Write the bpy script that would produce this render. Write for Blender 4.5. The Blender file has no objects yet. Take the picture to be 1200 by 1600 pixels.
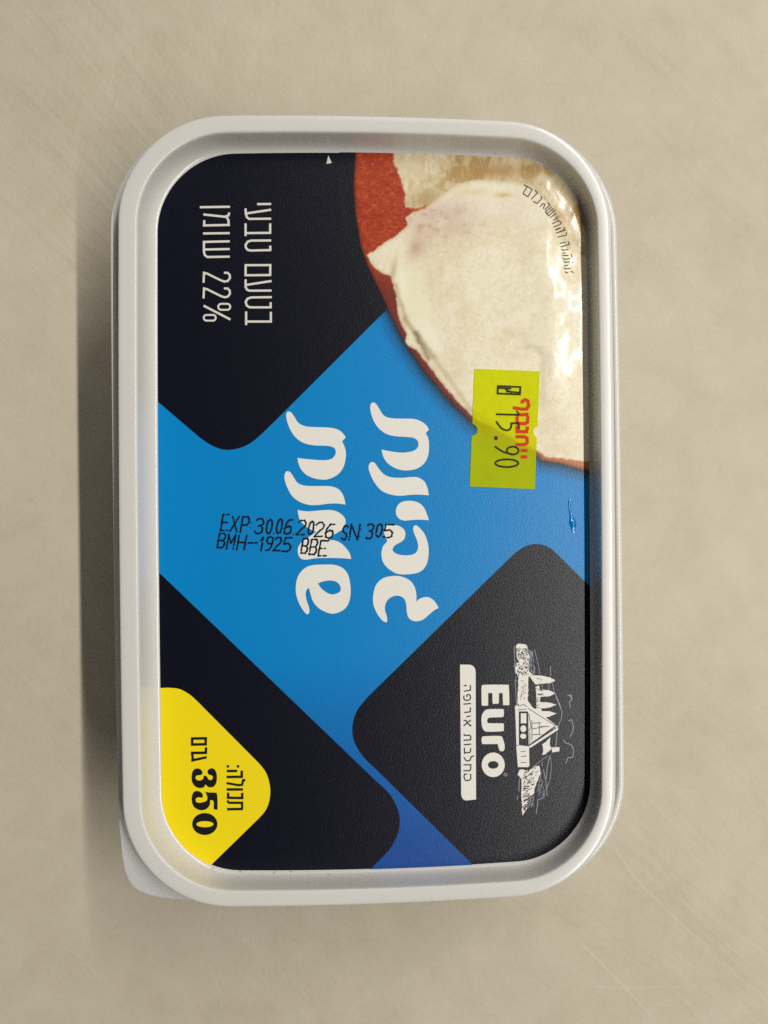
import bpy, math, random
import numpy as np
from mathutils import Vector, Matrix
from mathutils.geometry import tessellate_polygon

random.seed(7)
rng = np.random.default_rng(11)
C = bpy.context.scene.collection
sc = bpy.context.scene
MM = 0.001
H = 42.0            # height of the lid rim above the counter (mm)
D = 165.0           # camera distance above the rim plane (mm)
F = 1235.0          # focal length in photo pixels (1200 x 1600)

# ------------------------------------------------------------------ camera
TA, TB, TC = -0.05413, 0.00011, -0.0077
CAM = (-6.85377, -0.3813)
def rot(a, b, c):
    ca, sa, cb, sb, cc, s3 = math.cos(a), math.sin(a), math.cos(b), math.sin(b), math.cos(c), math.sin(c)
    return (Matrix(((cc, -s3, 0), (s3, cc, 0), (0, 0, 1))) @ Matrix(((ca, 0, sa), (0, 1, 0), (-sa, 0, ca)))
            @ Matrix(((1, 0, 0), (0, cb, -sb), (0, sb, cb))))
RC = rot(TA, TB, TC)
cam = bpy.data.cameras.new('camera')
cam.sensor_fit = 'VERTICAL'; cam.sensor_height = 24.0; cam.lens = 24.0 * F / 1600.0
cam.clip_start = 0.005; cam.clip_end = 20
cam.dof.use_dof = True; cam.dof.focus_distance = (D + 3) * MM; cam.dof.aperture_fstop = 22
co = bpy.data.objects.new('camera', cam); C.objects.link(co)
m4 = RC.to_4x4(); m4.translation = Vector((CAM[0], CAM[1], H + D)) * MM
co.matrix_world = m4
sc.camera = co

# ------------------------------------------------------------------ light
w = bpy.data.worlds.new('World'); sc.world = w; w.use_nodes = True
w.node_tree.nodes['Background'].inputs[0].default_value = (0.95, 0.97, 1.0, 1)
w.node_tree.nodes['Background'].inputs[1].default_value = 0.05
def area(name, loc, target, sx, sy, power, col):
    l = bpy.data.lights.new(name, 'AREA'); l.shape = 'RECTANGLE'; l.size = sx; l.size_y = sy
    l.energy = power; l.color = col
    o = bpy.data.objects.new(name, l); C.objects.link(o); o.location = loc
    z = (Vector(loc) - Vector(target)).normalized()
    y = Vector((0, 1, 0)); x = y.cross(z).normalized(); y = z.cross(x)
    m = Matrix((x, y, z)).transposed().to_4x4(); m.translation = Vector(loc); o.matrix_world = m
    return o
area('strip_lamp', (0.60, 0.12, 1.30), (0.60, 0.12, 0.0), 0.030, 2.2, 23.6, (1.0, 0.96, 0.89))
area('room_fill', (0.25, 0.95, 0.80), (0, 0, 0.0), 0.7, 0.7, 3.0, (1.0, 0.955, 0.89))

sc.view_settings.view_transform = 'Standard'; sc.view_settings.look = 'None'
sc.view_settings.exposure = 0; sc.view_settings.gamma = 1
sc.view_settings.use_curve_mapping = False
sc.render.engine = 'CYCLES'
sc.cycles.max_bounces = 8
sc.cycles.use_denoising = False

# ------------------------------------------------------------------ helpers
def lin(c):
    return tuple((v / 255 / 12.92) if v / 255 <= 0.04045 else ((v / 255 + 0.055) / 1.055) ** 2.4 for v in c) + (1,)

def px(x, y, z):
    """photo pixel -> point (mm) on the plane z (mm, world) of the lid or the tab"""
    d = RC @ Vector(((x - 600) / F, (800 - y) / F, -1))
    t = (z - (H + D)) / d.z
    return (CAM[0] + d.x * t, CAM[1] + d.y * t)

def tag(o, label=None, cat=None, group=None, kind=None):
    for k, v in (('label', label), ('category', cat), ('group', group), ('kind', kind)):
        if v: o[k] = v

def mesh_obj(name, verts, faces, mats, parent=None, midx=None, smooth=False):
    me = bpy.data.meshes.new(name)
    me.from_pydata([tuple(c * MM for c in v) for v in verts], [], faces)
    for m in mats: me.materials.append(m)
    if midx is not None: me.polygons.foreach_set('material_index', midx)
    if smooth: me.polygons.foreach_set('use_smooth', [True] * len(me.polygons))
    me.update()
    o = bpy.data.objects.new(name, me); C.objects.link(o)
    if parent: o.parent = parent
    return o

class Sheet:
    """flat print: polygons and strokes given in photo pixels, laid on one plane"""
    def __init__(s, z): s.z = z; s.v = []; s.f = []; s.m = []; s.k = 0
    def tris(s, loops, mat, dz=0.0):
        z = s.z + dz
        L = [[Vector((p[0], p[1], 0)) for p in lp] for lp in loops]
        flat = [p for lp in L for p in lp]
        b = len(s.v); s.v += [(p.x, p.y, z) for p in flat]
        for t in tessellate_polygon(L):
            a, c, d = (flat[i] for i in t)
            ar = (c.x - a.x) * (d.y - a.y) - (c.y - a.y) * (d.x - a.x)
            if abs(ar) < 1e-9: continue
            t = t if ar > 0 else t[::-1]
            s.f.append([b + i for i in t]); s.m.append(mat)
    def poly(s, loops, mat=0, dz=0.0, clip=None, zmap=None):
        out = []
        for lp in loops:
            q = [px(x, y, s.z) for x, y in lp]
            if clip: q = clip_convex(q, clip)
            out.append(q)
        s.tris(out, mat, dz)
    def stroke(s, pts, wpx, mat=0, closed=False, cap=True):
        s.k += 1
        z = s.z + 0.0025 * (s.k % 12)
        P = [Vector(px(x, y, s.z)) for x, y in pts]
        Q = [P[0]]
        for p in P[1:]:
            if (p - Q[-1]).length > 1e-4: Q.append(p)
        P = Q
        if closed and (P[0] - P[-1]).length < 1e-4: P.pop()
        h = wpx * 0.1366 / 2; n = len(P); lt = []; rt = []
        if n < 2: return
        for i in range(n):
            a = P[i - 1] if (i > 0 or closed) else None
            c = P[(i + 1) % n] if (i < n - 1 or closed) else None
            d1 = (P[i] - a).normalized() if a is not None else None
            d2 = (c - P[i]).normalized() if c is not None else None
            if d1 is None: d1 = d2
            if d2 is None: d2 = d1
            t = d1 + d2
            t = t.normalized() if t.length > 1e-3 else d1
            nrm = Vector((-t.y, t.x)); k = max(0.45, nrm.dot(Vector((-d1.y, d1.x))))
            o = nrm * (h / k)
            lt.append(P[i] + o); rt.append(P[i] - o)
        b = len(s.v)
        for l, r in zip(lt, rt): s.v += [(l.x, l.y, z), (r.x, r.y, z)]
        for i in range(n if closed else n - 1):
            j = (i + 1) % n
            s.f.append([b + 2 * i + 1, b + 2 * j + 1, b + 2 * j, b + 2 * i]); s.m.append(mat)
        if cap and not closed:
            for e, nx, flip in ((0, 1, 1), (n - 1, n - 2, 0)):
                d = (P[e] - P[nx]).normalized(); nn = Vector((-d.y, d.x))
                b2 = len(s.v); K = 6
                for q in range(K + 1):
                    an = math.pi * q / K
                    v = P[e] + (nn * -math.cos(an) + d * math.sin(an)) * h
                    s.v.append((v.x, v.y, z))
                s.f.append([b2 + q for q in range(K + 1)]); s.m.append(mat)
    def dot(s, x, y, r, mat=0):
        s.k += 1
        s.tris([[px(x + r * math.cos(a), y + r * math.sin(a), s.z) for a in np.linspace(0, 2 * math.pi, 13)[:-1]]], mat, 0.0025 * (s.k % 12))
    def build(s, name, mats, parent): return mesh_obj(name, s.v, s.f, mats, parent, s.m)

def clip_convex(poly, clip):
    out = poly
    n = len(clip)
    for i in range(n):
        a, b = clip[i], clip[(i + 1) % n]
        inp, out = out, []
        if not inp: break
        side = lambda p: (b[0] - a[0]) * (p[1] - a[1]) - (b[1] - a[1]) * (p[0] - a[0])
        for j in range(len(inp)):
            p, q = inp[j - 1], inp[j]
            sp, sq = side(p), side(q)
            if sq >= 0:
                if sp < 0:
                    t = sp / (sp - sq); out.append((p[0] + t * (q[0] - p[0]), p[1] + t * (q[1] - p[1])))
                out.append(q)
            elif sp >= 0:
                t = sp / (sp - sq); out.append((p[0] + t * (q[0] - p[0]), p[1] + t * (q[1] - p[1])))
    return out

def Z(x0, y0, s, pts): return [(x0 + p[0] / s, y0 + p[1] / s) + tuple(p[2:]) for p in pts]

def curve(pts, closed=True, n=5):
    """Catmull-Rom through pts; a third value marks a sharp corner"""
    N = len(pts); out = []
    for i in range(N if closed else N - 1):
        p1 = pts[i]; p2 = pts[(i + 1) % N]
        p0 = pts[i - 1] if (i > 0 or closed) else p1
        p3 = pts[(i + 2) % N] if (i + 2 < N or closed) else p2
        if len(p1) > 2: p0 = p1
        if len(p2) > 2: p3 = p2
        for k in range(n):
            t = k / n
            out.append(tuple(0.5 * (2 * p1[a] + (p2[a] - p0[a]) * t + (2 * p0[a] - 5 * p1[a] + 4 * p2[a] - p3[a]) * t * t
                                    + (3 * p1[a] - p0[a] - 3 * p2[a] + p3[a]) * t ** 3) for a in (0, 1)))
    if not closed: out.append(tuple(pts[-1][:2]))
    return out

def ellipse(cx, cy, rx, ry, n=28): return [(cx + rx * math.cos(t), cy + ry * math.sin(t)) for t in np.linspace(0, 2 * math.pi, n + 1)[:-1]]

# outline of the lid: rounded rectangle with gently bowed sides
HW, HH, RR, BX, BY = 51.95, 82.46, 21.6, 0.6, 1.385
def outline(hw, hh, r, bx=BX, by=BY, cx=0.0, cy=0.0, th=0.0, ns=26, na=20):
    pts = []
    r = max(r, 0.5)
    for qx, qy, a0 in ((1, 1, 0), (-1, 1, 90), (-1, -1, 180), (1, -1, 270)):
        for k in range(na + 1):
            a = math.radians(a0 + 90 * k / na)
            pts.append((qx * (hw - r) + r * math.cos(a), qy * (hh - r) + r * math.sin(a)))
        x1, y1 = pts[-1]
        nxt = {(1, 1): (-(hw - r), hh), (-1, 1): (-hw, -(hh - r)), (-1, -1): (hw - r, -hh), (1, -1): (hw, hh - r)}[(qx, qy)]
        for k in range(1, ns):
            t = k / ns; pts.append((x1 + (nxt[0] - x1) * t, y1 + (nxt[1] - y1) * t))
    out = []
    for x, y in pts:
        x2 = x * (1 - bx / hw * (y / hh) ** 2)
        y2 = y * (1 - by / hh * (x / hw) ** 2)
        out.append((cx + x2 * math.cos(th) - y2 * math.sin(th), cy + x2 * math.sin(th) + y2 * math.cos(th)))
    return out

def loft(rings, close_first=False, close_last=False):
    v = []; f = []; n = len(rings[0])
    for r in rings: v += r
    for i in range(len(rings) - 1):
        for j in range(n):
            k = (j + 1) % n
            f.append([i * n + j, i * n + k, (i + 1) * n + k, (i + 1) * n + j])
    if close_first: f.append([j for j in range(n)][::-1])
    if close_last: f.append([(len(rings) - 1) * n + j for j in range(n)])
    return v, f

# ------------------------------------------------------------------ materials
def new_mat(name, col, rough=0.4, spec=0.5, coat=0.0, coat_rough=0.1, sss=0.0):
    m = bpy.data.materials.new(name); m.use_nodes = True
    b = m.node_tree.nodes['Principled BSDF']
    b.inputs['Base Color'].default_value = col
    b.inputs['Roughness'].default_value = rough
    b.inputs['Specular IOR Level'].default_value = spec
    b.inputs['Coat Weight'].default_value = coat; b.inputs['Coat Roughness'].default_value = coat_rough
    if sss:
        b.inputs['Subsurface Weight'].default_value = sss
        b.inputs['Subsurface Radius'].default_value = (0.002, 0.002, 0.0018); b.inputs['Subsurface Scale'].default_value = 1.0
    return m, m.node_tree, b

def noise(nt, scale, detail=2.0, rough=0.5, vec=None, dist=0.0):
    n = nt.nodes.new('ShaderNodeTexNoise'); n.inputs['Scale'].default_value = scale
    n.inputs['Detail'].default_value = detail; n.inputs['Roughness'].default_value = rough; n.inputs['Distortion'].default_value = dist
    if vec is not None: nt.links.new(vec, n.inputs['Vector'])
    return n.outputs['Fac']
def objco(nt):
    for n in nt.nodes:
        if n.type == 'TEX_COORD': return n.outputs['Object']
    return nt.nodes.new('ShaderNodeTexCoord').outputs['Object']
def mapping(nt, vec, scale=(1, 1, 1), rz=0.0):
    if rz:
        r = nt.nodes.new('ShaderNodeMapping'); r.inputs['Rotation'].default_value = (0, 0, rz)
        nt.links.new(vec, r.inputs['Vector']); vec = r.outputs['Vector']
    m = nt.nodes.new('ShaderNodeMapping'); m.inputs['Scale'].default_value = scale
    nt.links.new(vec, m.inputs['Vector']); return m.outputs['Vector']
def mathn(nt, op, a, b=None, c=None):
    n = nt.nodes.new('ShaderNodeMath'); n.operation = op
    for i, v in enumerate((a, b, c)):
        if v is None: continue
        if hasattr(v, 'links'): nt.links.new(v, n.inputs[i])
        else: n.inputs[i].default_value = v
    return n.outputs[0]
def ramp(nt, fac, stops):
    r = nt.nodes.new('ShaderNodeValToRGB'); e = r.color_ramp.elements
    while len(e) < len(stops): e.new(0.5)
    for k, (p, c) in zip(e, stops): k.position = p; k.color = c if len(c) == 4 else tuple(c) + (1,)
    nt.links.new(fac, r.inputs['Fac']); return r.outputs['Color']
def bump(nt, bsdf, height, dist, strength=1.0, also=None):
    b = nt.nodes.new('ShaderNodeBump'); b.inputs['Distance'].default_value = dist; b.inputs['Strength'].default_value = strength
    nt.links.new(height, b.inputs['Height']); nt.links.new(b.outputs['Normal'], bsdf.inputs['Normal'])
    return b.outputs['Normal']

GRAIN = 4.6e-5
def print_mat(name, rgb, rough=0.31, grain=1.0, spec=0.31):
    """ink on the moulded-in label: satin film with a fine pebbled grain"""
    m, nt, b = new_mat(name, lin(rgb), rough, spec)
    v = objco(nt)
    g = noise(nt, 2400, 2.0, 0.65, mapping(nt, v, (1.0, 1.5, 0.0), 0.5))
    big = noise(nt, 120, 1.0, 0.5, v)
    h = mathn(nt, 'ADD', g, mathn(nt, 'MULTIPLY', big, 0.6))
    bump(nt, b, h, GRAIN * grain, 1.0)
    return m, nt, b

M = {}
M['navy'] = print_mat('label_navy', (7, 9, 26))[0]
M['white_ink'] = print_mat('label_white_ink', (236, 234, 226), 0.42)[0]
M['thin_ink'] = print_mat('label_grey_white_ink', (224, 220, 208), 0.42)[0]
M['yellow'] = print_mat('label_yellow', (246, 222, 8), 0.42)[0]
M['black_ink'] = print_mat('label_black_ink', (16, 14, 12), 0.42)[0]
M['grey_ink'] = print_mat('label_grey_ink', (150, 150, 164), 0.42)[0]
M['brown_ink'] = print_mat('label_brown_grey_ink', (78, 70, 66), 0.42)[0]
mb, nt, b = print_mat('label_blue', (0, 130, 205))
v = objco(nt); sx = nt.nodes.new('ShaderNodeSeparateXYZ'); nt.links.new(v, sx.inputs[0])
fac = mathn(nt, 'MULTIPLY_ADD', sx.outputs['Y'], 1 / 0.155, 0.5)
nt.links.new(ramp(nt, fac, [(0.02, lin((26, 74, 152))), (0.14, lin((10, 100, 178))), (0.30, lin((0, 132, 204))), (1.0, lin((0, 136, 208)))]), b.inputs['Base Color'])
M['blue'] = mb
mp, nt, b = print_mat('label_picture', (230, 220, 190), 0.30)
b.inputs['Coat Weight'].default_value = 0.45; b.inputs['Coat Roughness'].default_value = 0.11
at = nt.nodes.new('ShaderNodeAttribute'); at.attribute_name = 'print'
nt.links.new(at.outputs['Color'], b.inputs['Base Color'])
M['picture'] = mp

m, nt, b = new_mat('white_polypropylene', lin((220, 218, 213)), 0.2, 0.5, sss=0.25)
v = objco(nt)
bump(nt, b, noise(nt, 110, 2, 0.5, v), 6e-5, 0.4)
M['plastic'] = m
m, nt, b = new_mat('natural_polypropylene', lin((205, 206, 205)), 0.35, 0.5, sss=0.4)
M['natural'] = m

def translucent_print(name, rgb, under, amount, rough=0.5):
    m, nt, b = new_mat(name, lin(rgb), 0.6, 0.2)
    out = nt.nodes['Material Output']
    t = nt.nodes.new('ShaderNodeBsdfTransparent'); t.inputs['Color'].default_value = under
    mx = nt.nodes.new('ShaderNodeMixShader'); mx.inputs[0].default_value = amount
    nt.links.new(b.outputs[0], mx.inputs[1]); nt.links.new(t.outputs[0], mx.inputs[2]); nt.links.new(mx.outputs[0], out.inputs['Surface'])
    return m, nt, b
m, nt, b = translucent_print('sticker_yellow_paper', (226, 230, 0), (0.92, 1.0, 0.03, 1), 0.46)
n = noise(nt, 420, 3, 0.6, objco(nt))
nt.links.new(ramp(nt, n, [(0.3, lin((222, 226, 0))), (0.7, lin((232, 236, 4)))]), b.inputs['Base Color'])
M['sticker'] = m
M['price_ink'] = translucent_print('sticker_price_ink', (40, 38, 4), (0.6, 0.6, 0.2, 1), 0.12)[0]
M['red_ink'] = translucent_print('sticker_red_ink', (224, 62, 26), (1, 0.3, 0.2, 1), 0.12)[0]
M['date_ink'] = translucent_print('inkjet_black', (10, 13, 20), (0.45, 0.5, 0.55, 1), 0.32)[0]

# countertop: trowelled micro-cement
m, nt, b = new_mat('trowelled_cement', (0.5, 0.43, 0.33, 1), 0.55, 0.35)
v = objco(nt)
cloud = noise(nt, 14, 4, 0.55, v, 0.6)
mott = noise(nt, 90, 4, 0.6, v, 0.4)
fine = noise(nt, 900, 3, 0.6, v)
warp = nt.nodes.new('ShaderNodeTexNoise'); warp.inputs['Scale'].default_value = 6.0; nt.links.new(v, warp.inputs['Vector'])
vm = nt.nodes.new('ShaderNodeVectorMath'); vm.operation = 'MULTIPLY_ADD'
nt.links.new(warp.outputs['Color'], vm.inputs[0]); vm.inputs[1].default_value = (0.05, 0.05, 0); nt.links.new(v, vm.inputs[2])
str1 = noise(nt, 1.0, 3, 0.6, mapping(nt, vm.outputs[0], (560, 22, 1), math.radians(-48)))
str2 = noise(nt, 1.0, 2, 0.6, mapping(nt, vm.outputs[0], (900, 40, 1), math.radians(8)))
msk = noise(nt, 9, 2, 0.5, mapping(nt, v, (1, 1, 1), 0.4))
mskr = mathn(nt, 'SMOOTH_MIN', 1.0, mathn(nt, 'MAXIMUM', mathn(nt, 'MULTIPLY_ADD', msk, 4.0, -1.7), 0.0), 0.1)
comb = mathn(nt, 'ADD', mathn(nt, 'MULTIPLY', cloud, 0.45), mathn(nt, 'ADD', mathn(nt, 'MULTIPLY', mott, 0.40), mathn(nt, 'MULTIPLY', fine, 0.22)))
vor = nt.nodes.new('ShaderNodeTexVoronoi'); vor.inputs['Scale'].default_value = 70; nt.links.new(v, vor.inputs['Vector'])
pitn = noise(nt, 30, 1, 0.5, v)
pit = mathn(nt, 'MULTIPLY', mathn(nt, 'LESS_THAN', vor.outputs['Distance'], 0.045), mathn(nt, 'GREATER_THAN', pitn, 0.56))
comb = mathn(nt, 'SUBTRACT', comb, mathn(nt, 'MULTIPLY', pit, 0.10))
comb = mathn(nt, 'ADD', comb, mathn(nt, 'MULTIPLY', mathn(nt, 'SUBTRACT', str1, 0.5), mathn(nt, 'MULTIPLY', mskr, 0.30)))
nt.links.new(ramp(nt, comb, [(0.26, (0.475, 0.420, 0.318)), (0.47, (0.56, 0.50, 0.386)), (0.68, (0.625, 0.565, 0.448))]), b.inputs['Base Color'])
hh_ = mathn(nt, 'ADD', mathn(nt, 'MULTIPLY', str1, 0.7), mathn(nt, 'MULTIPLY', str2, 0.25))
hh_ = mathn(nt, 'MULTIPLY', hh_, mskr)
hh_ = mathn(nt, 'ADD', hh_, mathn(nt, 'ADD', mathn(nt, 'MULTIPLY', mott, 0.8), mathn(nt, 'MULTIPLY', fine, 0.25)))
bump(nt, b, hh_, 2.6e-4, 0.9)
M['counter'] = m

# ------------------------------------------------------------------ countertop
N = 1.6
bm_v = [(-600, -600, 0), (600, -600, 0), (600, 600, 0), (-600, 600, 0), (-600, -600, -30), (600, -600, -30), (600, 600, -30), (-600, 600, -30)]
counter = mesh_obj('countertop', bm_v, [[0, 1, 2, 3], [7, 6, 5, 4], [0, 4, 5, 1], [1, 5, 6, 2], [2, 6, 7, 3], [3, 7, 4, 0]], [M['counter']])
tag(counter, 'beige trowelled cement countertop under the food tub', 'countertop', kind='structure')

# ------------------------------------------------------------------ the tub
tub = bpy.data.objects.new('food_tub', None); C.objects.link(tub); tub.empty_display_size = 0.02
tag(tub, 'white plastic spread tub with a blue and black printed lid, closed on the beige counter', 'food tub')

# body: tapered walls, a rolled flange under the lid
FX, FY, FT = -0.3, 0.0, 0.006
def body_ring(z, hw, hh, r, bx=0.4, by=1.2):
    return [(x, y, z) for x, y in outline(hw, hh, r, bx, by, FX, FY, FT)]
rings = [body_ring(0.9, 36, 66, 10), body_ring(0.5, 41, 71, 15), body_ring(0.0, 42.2, 72.2, 16), body_ring(0.6, 43.6, 73.6, 17), body_ring(3.0, 44.4, 74.4, 17.5),
         body_ring(18, 46.4, 76.2, 18.5), body_ring(H - 11, 48.6, 78.4, 19.5), body_ring(H - 9.6, 49.2, 79.0, 20),
         body_ring(H - 9.1, 52.0, 81.8, 21.6), body_ring(H - 8.8, 54.0, 83.4, 22.8), body_ring(H - 8.2, 54.6, 84.0, 23.2), body_ring(H - 5.6, 54.8, 84.2, 23.4),
         body_ring(H - 4.95, 54.68, 84.1, 23.3), body_ring(H - 4.75, 54.45, 83.9, 23.1), body_ring(H - 4.75, 53.75, 83.2, 22.9), body_ring(H - 4.95, 53.45, 82.9, 22.8), body_ring(H - 7.6, 53.3, 82.8, 22.6), body_ring(H - 8.3, 52.6, 82.4, 22), body_ring(H - 8.4, 50.5, 80.0, 20.5)]
v_, f_ = loft(rings, close_first=True)
body = mesh_obj('tub_body', v_, f_, [M['plastic']], tub, smooth=True)

# lid: skirt, flat rim, sloping inner wall and recessed panel (offset inwards, height, centre x)
LX, LY = 0.9, -0.2
prof = [(0.9, -8.0, -.6), (0.05, -8.0, -.6), (-0.02, -7.6, -.6), (0.0, -2.0, -.6), (0.0, -0.55, -.6), (0.07, -0.24, -.6), (0.24, -0.06, -.6), (0.5, 0.0, -.6), (1.2, 0.02, -.55), (2.2, 0.02, -.42), (2.9, 0.01, -.3),
        (3.2, -0.02, -.24), (3.38, -0.12, -.2), (3.50, -0.34, -.18), (3.58, -0.75, -.14), (3.72, -1.5, -.06), (3.88, -2.4, .08), (4.08, -3.3, .28), (4.32, -4.1, .5), (4.62, -4.7, .68), (5.0, -5.06, .82), (5.4, -5.19, .9), (5.9, -5.2, .9), (8.5, -5.2, .9)]
rings = []
for o, z, k in prof:
    rings.append([(x, y, H + z) for x, y in outline(HW - o, HH - o, RR - o, BX, BY, k, LY * min(1, o / 5.4))])
v_, f_ = loft(rings, close_last=True)
for nx_, ny_ in ((541, 230), (651, 234.5), (706, 233.5), (742, 236), (775, 239), (590, 231), (376, 1363), (430, 1364.5), (455, 1363), (745, 1360), (762, 1356.5), (799, 1357.5), (515, 1366), (236, 1104), (235, 862), (238, 1180), (240, 1240), (243, 1266), (332, 1358), (233, 640), (234, 760), (300, 248)):
    X_, Y_ = px(nx_, ny_, H - 4.75); rr = random.uniform(.16, .30); b0 = len(v_)
    for k in range(3):      # small nibs left by the mould where the wall meets the panel
        ph = math.pi / 2 * k / 3
        v_ += [(X_ + rr * 1.3 * math.cos(ph) * math.cos(t_), Y_ + rr * math.cos(ph) * math.sin(t_), H - 4.95 + rr * 1.3 * math.sin(ph)) for t_ in np.linspace(0, 2 * math.pi, 9)[:-1]]
    v_.append((X_, Y_, H - 4.95 + rr * 1.3))
    for k in range(2):
        for q in range(8): f_.append([b0 + k * 8 + q, b0 + k * 8 + (q + 1) % 8, b0 + (k + 1) * 8 + (q + 1) % 8, b0 + (k + 1) * 8 + q])
    for q in range(8): f_.append([b0 + 16 + q, b0 + 16 + (q + 1) % 8, b0 + 24])
lid = mesh_obj('lid', v_, f_, [M['plastic']], tub, smooth=True)

# pull tab at one corner of the lid
zt = H - 5.6
tabpx = curve([(205, 1262, 1), (186, 1276), (187.5, 1310), (191, 1345), (196.5, 1367), (206, 1384), (222, 1395), (245, 1402), (272, 1405.5), (300, 1407), (345, 1406, 1), (330, 1330, 1), (262, 1270, 1)], True, 4)
top = [px(x, y, zt) for x, y in tabpx]
ar = sum(top[i - 1][0] * top[i][1] - top[i][0] * top[i - 1][1] for i in range(len(top)))
if ar < 0: top = top[::-1]
cx_ = sum(p[0] for p in top) / len(top); cy_ = sum(p[1] for p in top) / len(top)
sh = lambda s: [(cx_ + (x - cx_) * s, cy_ + (y - cy_) * s) for x, y in top]
v_, f_ = loft([[(x, y, zt - 1.1) for x, y in sh(.985)], [(x, y, zt - 0.9) for x, y in top], [(x, y, zt - 0.25) for x, y in top], [(x, y, zt) for x, y in sh(.975)]], True, True)
tab = mesh_obj('pull_tab', v_, f_, [M['natural']], lid)
tag(tab, 'rounded grey white pull tab under the corner of the lid')

# ------------------------------------------------------------------ the label
ZF = H - 5.2
lab_out = outline(46.5, 77.25, 16.2, 0.45, 1.15, LX, LY)
area2 = sum(lab_out[i - 1][0] * lab_out[i][1] - lab_out[i][0] * lab_out[i - 1][1] for i in range(len(lab_out)))
s = Sheet(ZF + 0.02); s.tris([lab_out], 0)
label = s.build('printed_label', [M['navy']], tub)

# blue band
cc = lambda p: curve(p, False, 6)
bl = [(200, 588)] + cc([(247, 628), (300, 673.5), (318, 688), (335, 698), (353, 703), (373, 700.5), (392, 692), (410, 677), (430, 657.5)]) + [(604, 484), (640, 440), (700, 440), (960, 440), (960, 952)] + \
     cc([(910, 905), (880, 875), (866, 861.5), (856, 854.5), (841, 850), (822, 853), (805, 864), (790, 878)]) + cc([(600, 1064), (571, 1093), (556, 1114), (550.5, 1138), (554, 1160), (568, 1183), (590, 1204.5)]) + [(760, 1372), (560, 1376)] + \
     cc([(590, 1347), (608, 1328), (620, 1307), (624.5, 1286), (622, 1266), (609, 1241), (590, 1222.5)]) + [(247, 893), (200, 848)]
s = Sheet(ZF + 0.045); s.poly([bl], 0, clip=lab_out)
blue = s.build('blue_band', [M['blue']], label)

# weight badge
s = Sheet(ZF + 0.06)
yl = [(215, 1076), (252, 1075)] + curve([(262, 1074.5), (280, 1076.5), (296, 1085), (308, 1095.5)], False, 4) + \
     curve([(404, 1192), (416, 1208), (422, 1230), (421, 1250), (415, 1266), (404, 1279)], False, 4) + [(320, 1361), (215, 1400)]
s.poly([yl], 0, clip=lab_out)
s2 = lambda pts: Z(280, 1140, 8, pts)
t3 = [(225, 485), (265, 495), (290, 530), (285, 560), (255, 570), (225, 572), (205, 592), (212, 620), (240, 635), (275, 632), (300, 612), (306, 580), (330, 576), (350, 592), (365, 620), (392, 630), (415, 616), (420, 590), (402, 570), (372, 563), (355, 538), (362, 503), (400, 483), (440, 495), (465, 540), (472, 600), (465, 660), (440, 705), (400, 722), (360, 715), (330, 688), (312, 716), (275, 730), (230, 725), (190, 700), (160, 650), (155, 590), (165, 530), (190, 495)]
t5 = [(205, 768), (245, 770), (280, 790), (298, 825), (285, 850), (255, 846), (225, 850), (206, 872), (212, 900), (245, 915), (300, 906), (340, 890), (352, 860), (345, 820), (325, 775, 1), (370, 785), (420, 786), (468, 790, 1), (478, 840), (480, 1000, 1), (450, 1000), (432, 985), (430, 900), (408, 882), (388, 886), (385, 930), (365, 970), (325, 1000), (275, 1008), (225, 995), (180, 960), (158, 900), (158, 840), (175, 790)]
s.poly([curve(s2(t3), True, 4)], 1, 0.02); s.poly([curve(s2(t5), True, 4)], 1, 0.02)
s.poly([s2(ellipse(320, 1180, 158, 138, 40)), s2(ellipse(322, 1182, 107, 38, 30))], 1, 0.02)
sk = Sheet(ZF + 0.082)
for pts, wd, cl in (([(162, 112), (332, 109), (330, 183), (162, 187)], 25, True), ([(336, 222), (332, 290), (145, 292)], 25, False), ([(150, 388), (345, 345)], 24, False), ([(162, 308), (172, 372)], 24, False),
                    ([(595, 518), (725, 517)], 24, False), ([(592, 592), (782, 590), (782, 512)], 24, False), ([(592, 668), (735, 694), (786, 690), (800, 632), (828, 634)], 22, False),
                    ([(592, 748), (797, 748)], 24, False), ([(612, 788), (612, 852), (788, 855), (788, 790)], 24, False), ([(600, 888), (625, 915), (786, 915), (788, 985)], 22, False), ([(598, 995), (798, 992)], 24, False)):
    sk.stroke(s2(pts), wd / 8 * 1.32, 1, cl, cap=False)
for x, y in ((608, 460), (735, 460)): sk.dot(*s2([(x, y)])[0], 2.2, 1)
b0 = len(s.v); s.v += sk.v; s.f += [[i + b0 for i in f] for f in sk.f]; s.m += sk.m
badge = s.build('weight_badge', [M['yellow'], M['black_ink']], label)

# big white title
t = lambda pts: curve(Z(400, 600, 3.75, pts), True, 5)
s = Sheet(ZF + 0.065)
A1 = [(185, 163), (205, 166), (225, 192), (246, 225), (280, 245), (330, 252), (420, 255), (465, 262), (500, 280), (526, 312, 1), (504, 337, 1), (516, 360), (525, 390), (526, 430), (515, 480), (490, 520), (450, 548), (405, 560), (350, 555), (300, 535), (268, 505), (250, 470), (243, 434, 1), (300, 440), (370, 446), (420, 445), (448, 435), (466, 410), (465, 385), (450, 370), (415, 362), (350, 360), (300, 352), (260, 335), (225, 305), (200, 265), (183, 220), (177, 182)]
A2 = [(180, 512), (200, 516), (220, 545), (240, 575), (270, 592), (320, 598), (420, 598), (460, 605), (490, 622), (512, 655), (525, 706, 1), (470, 700), (420, 702), (360, 709), (310, 708), (260, 692), (215, 660), (185, 610), (168, 560), (168, 530)]
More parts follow.
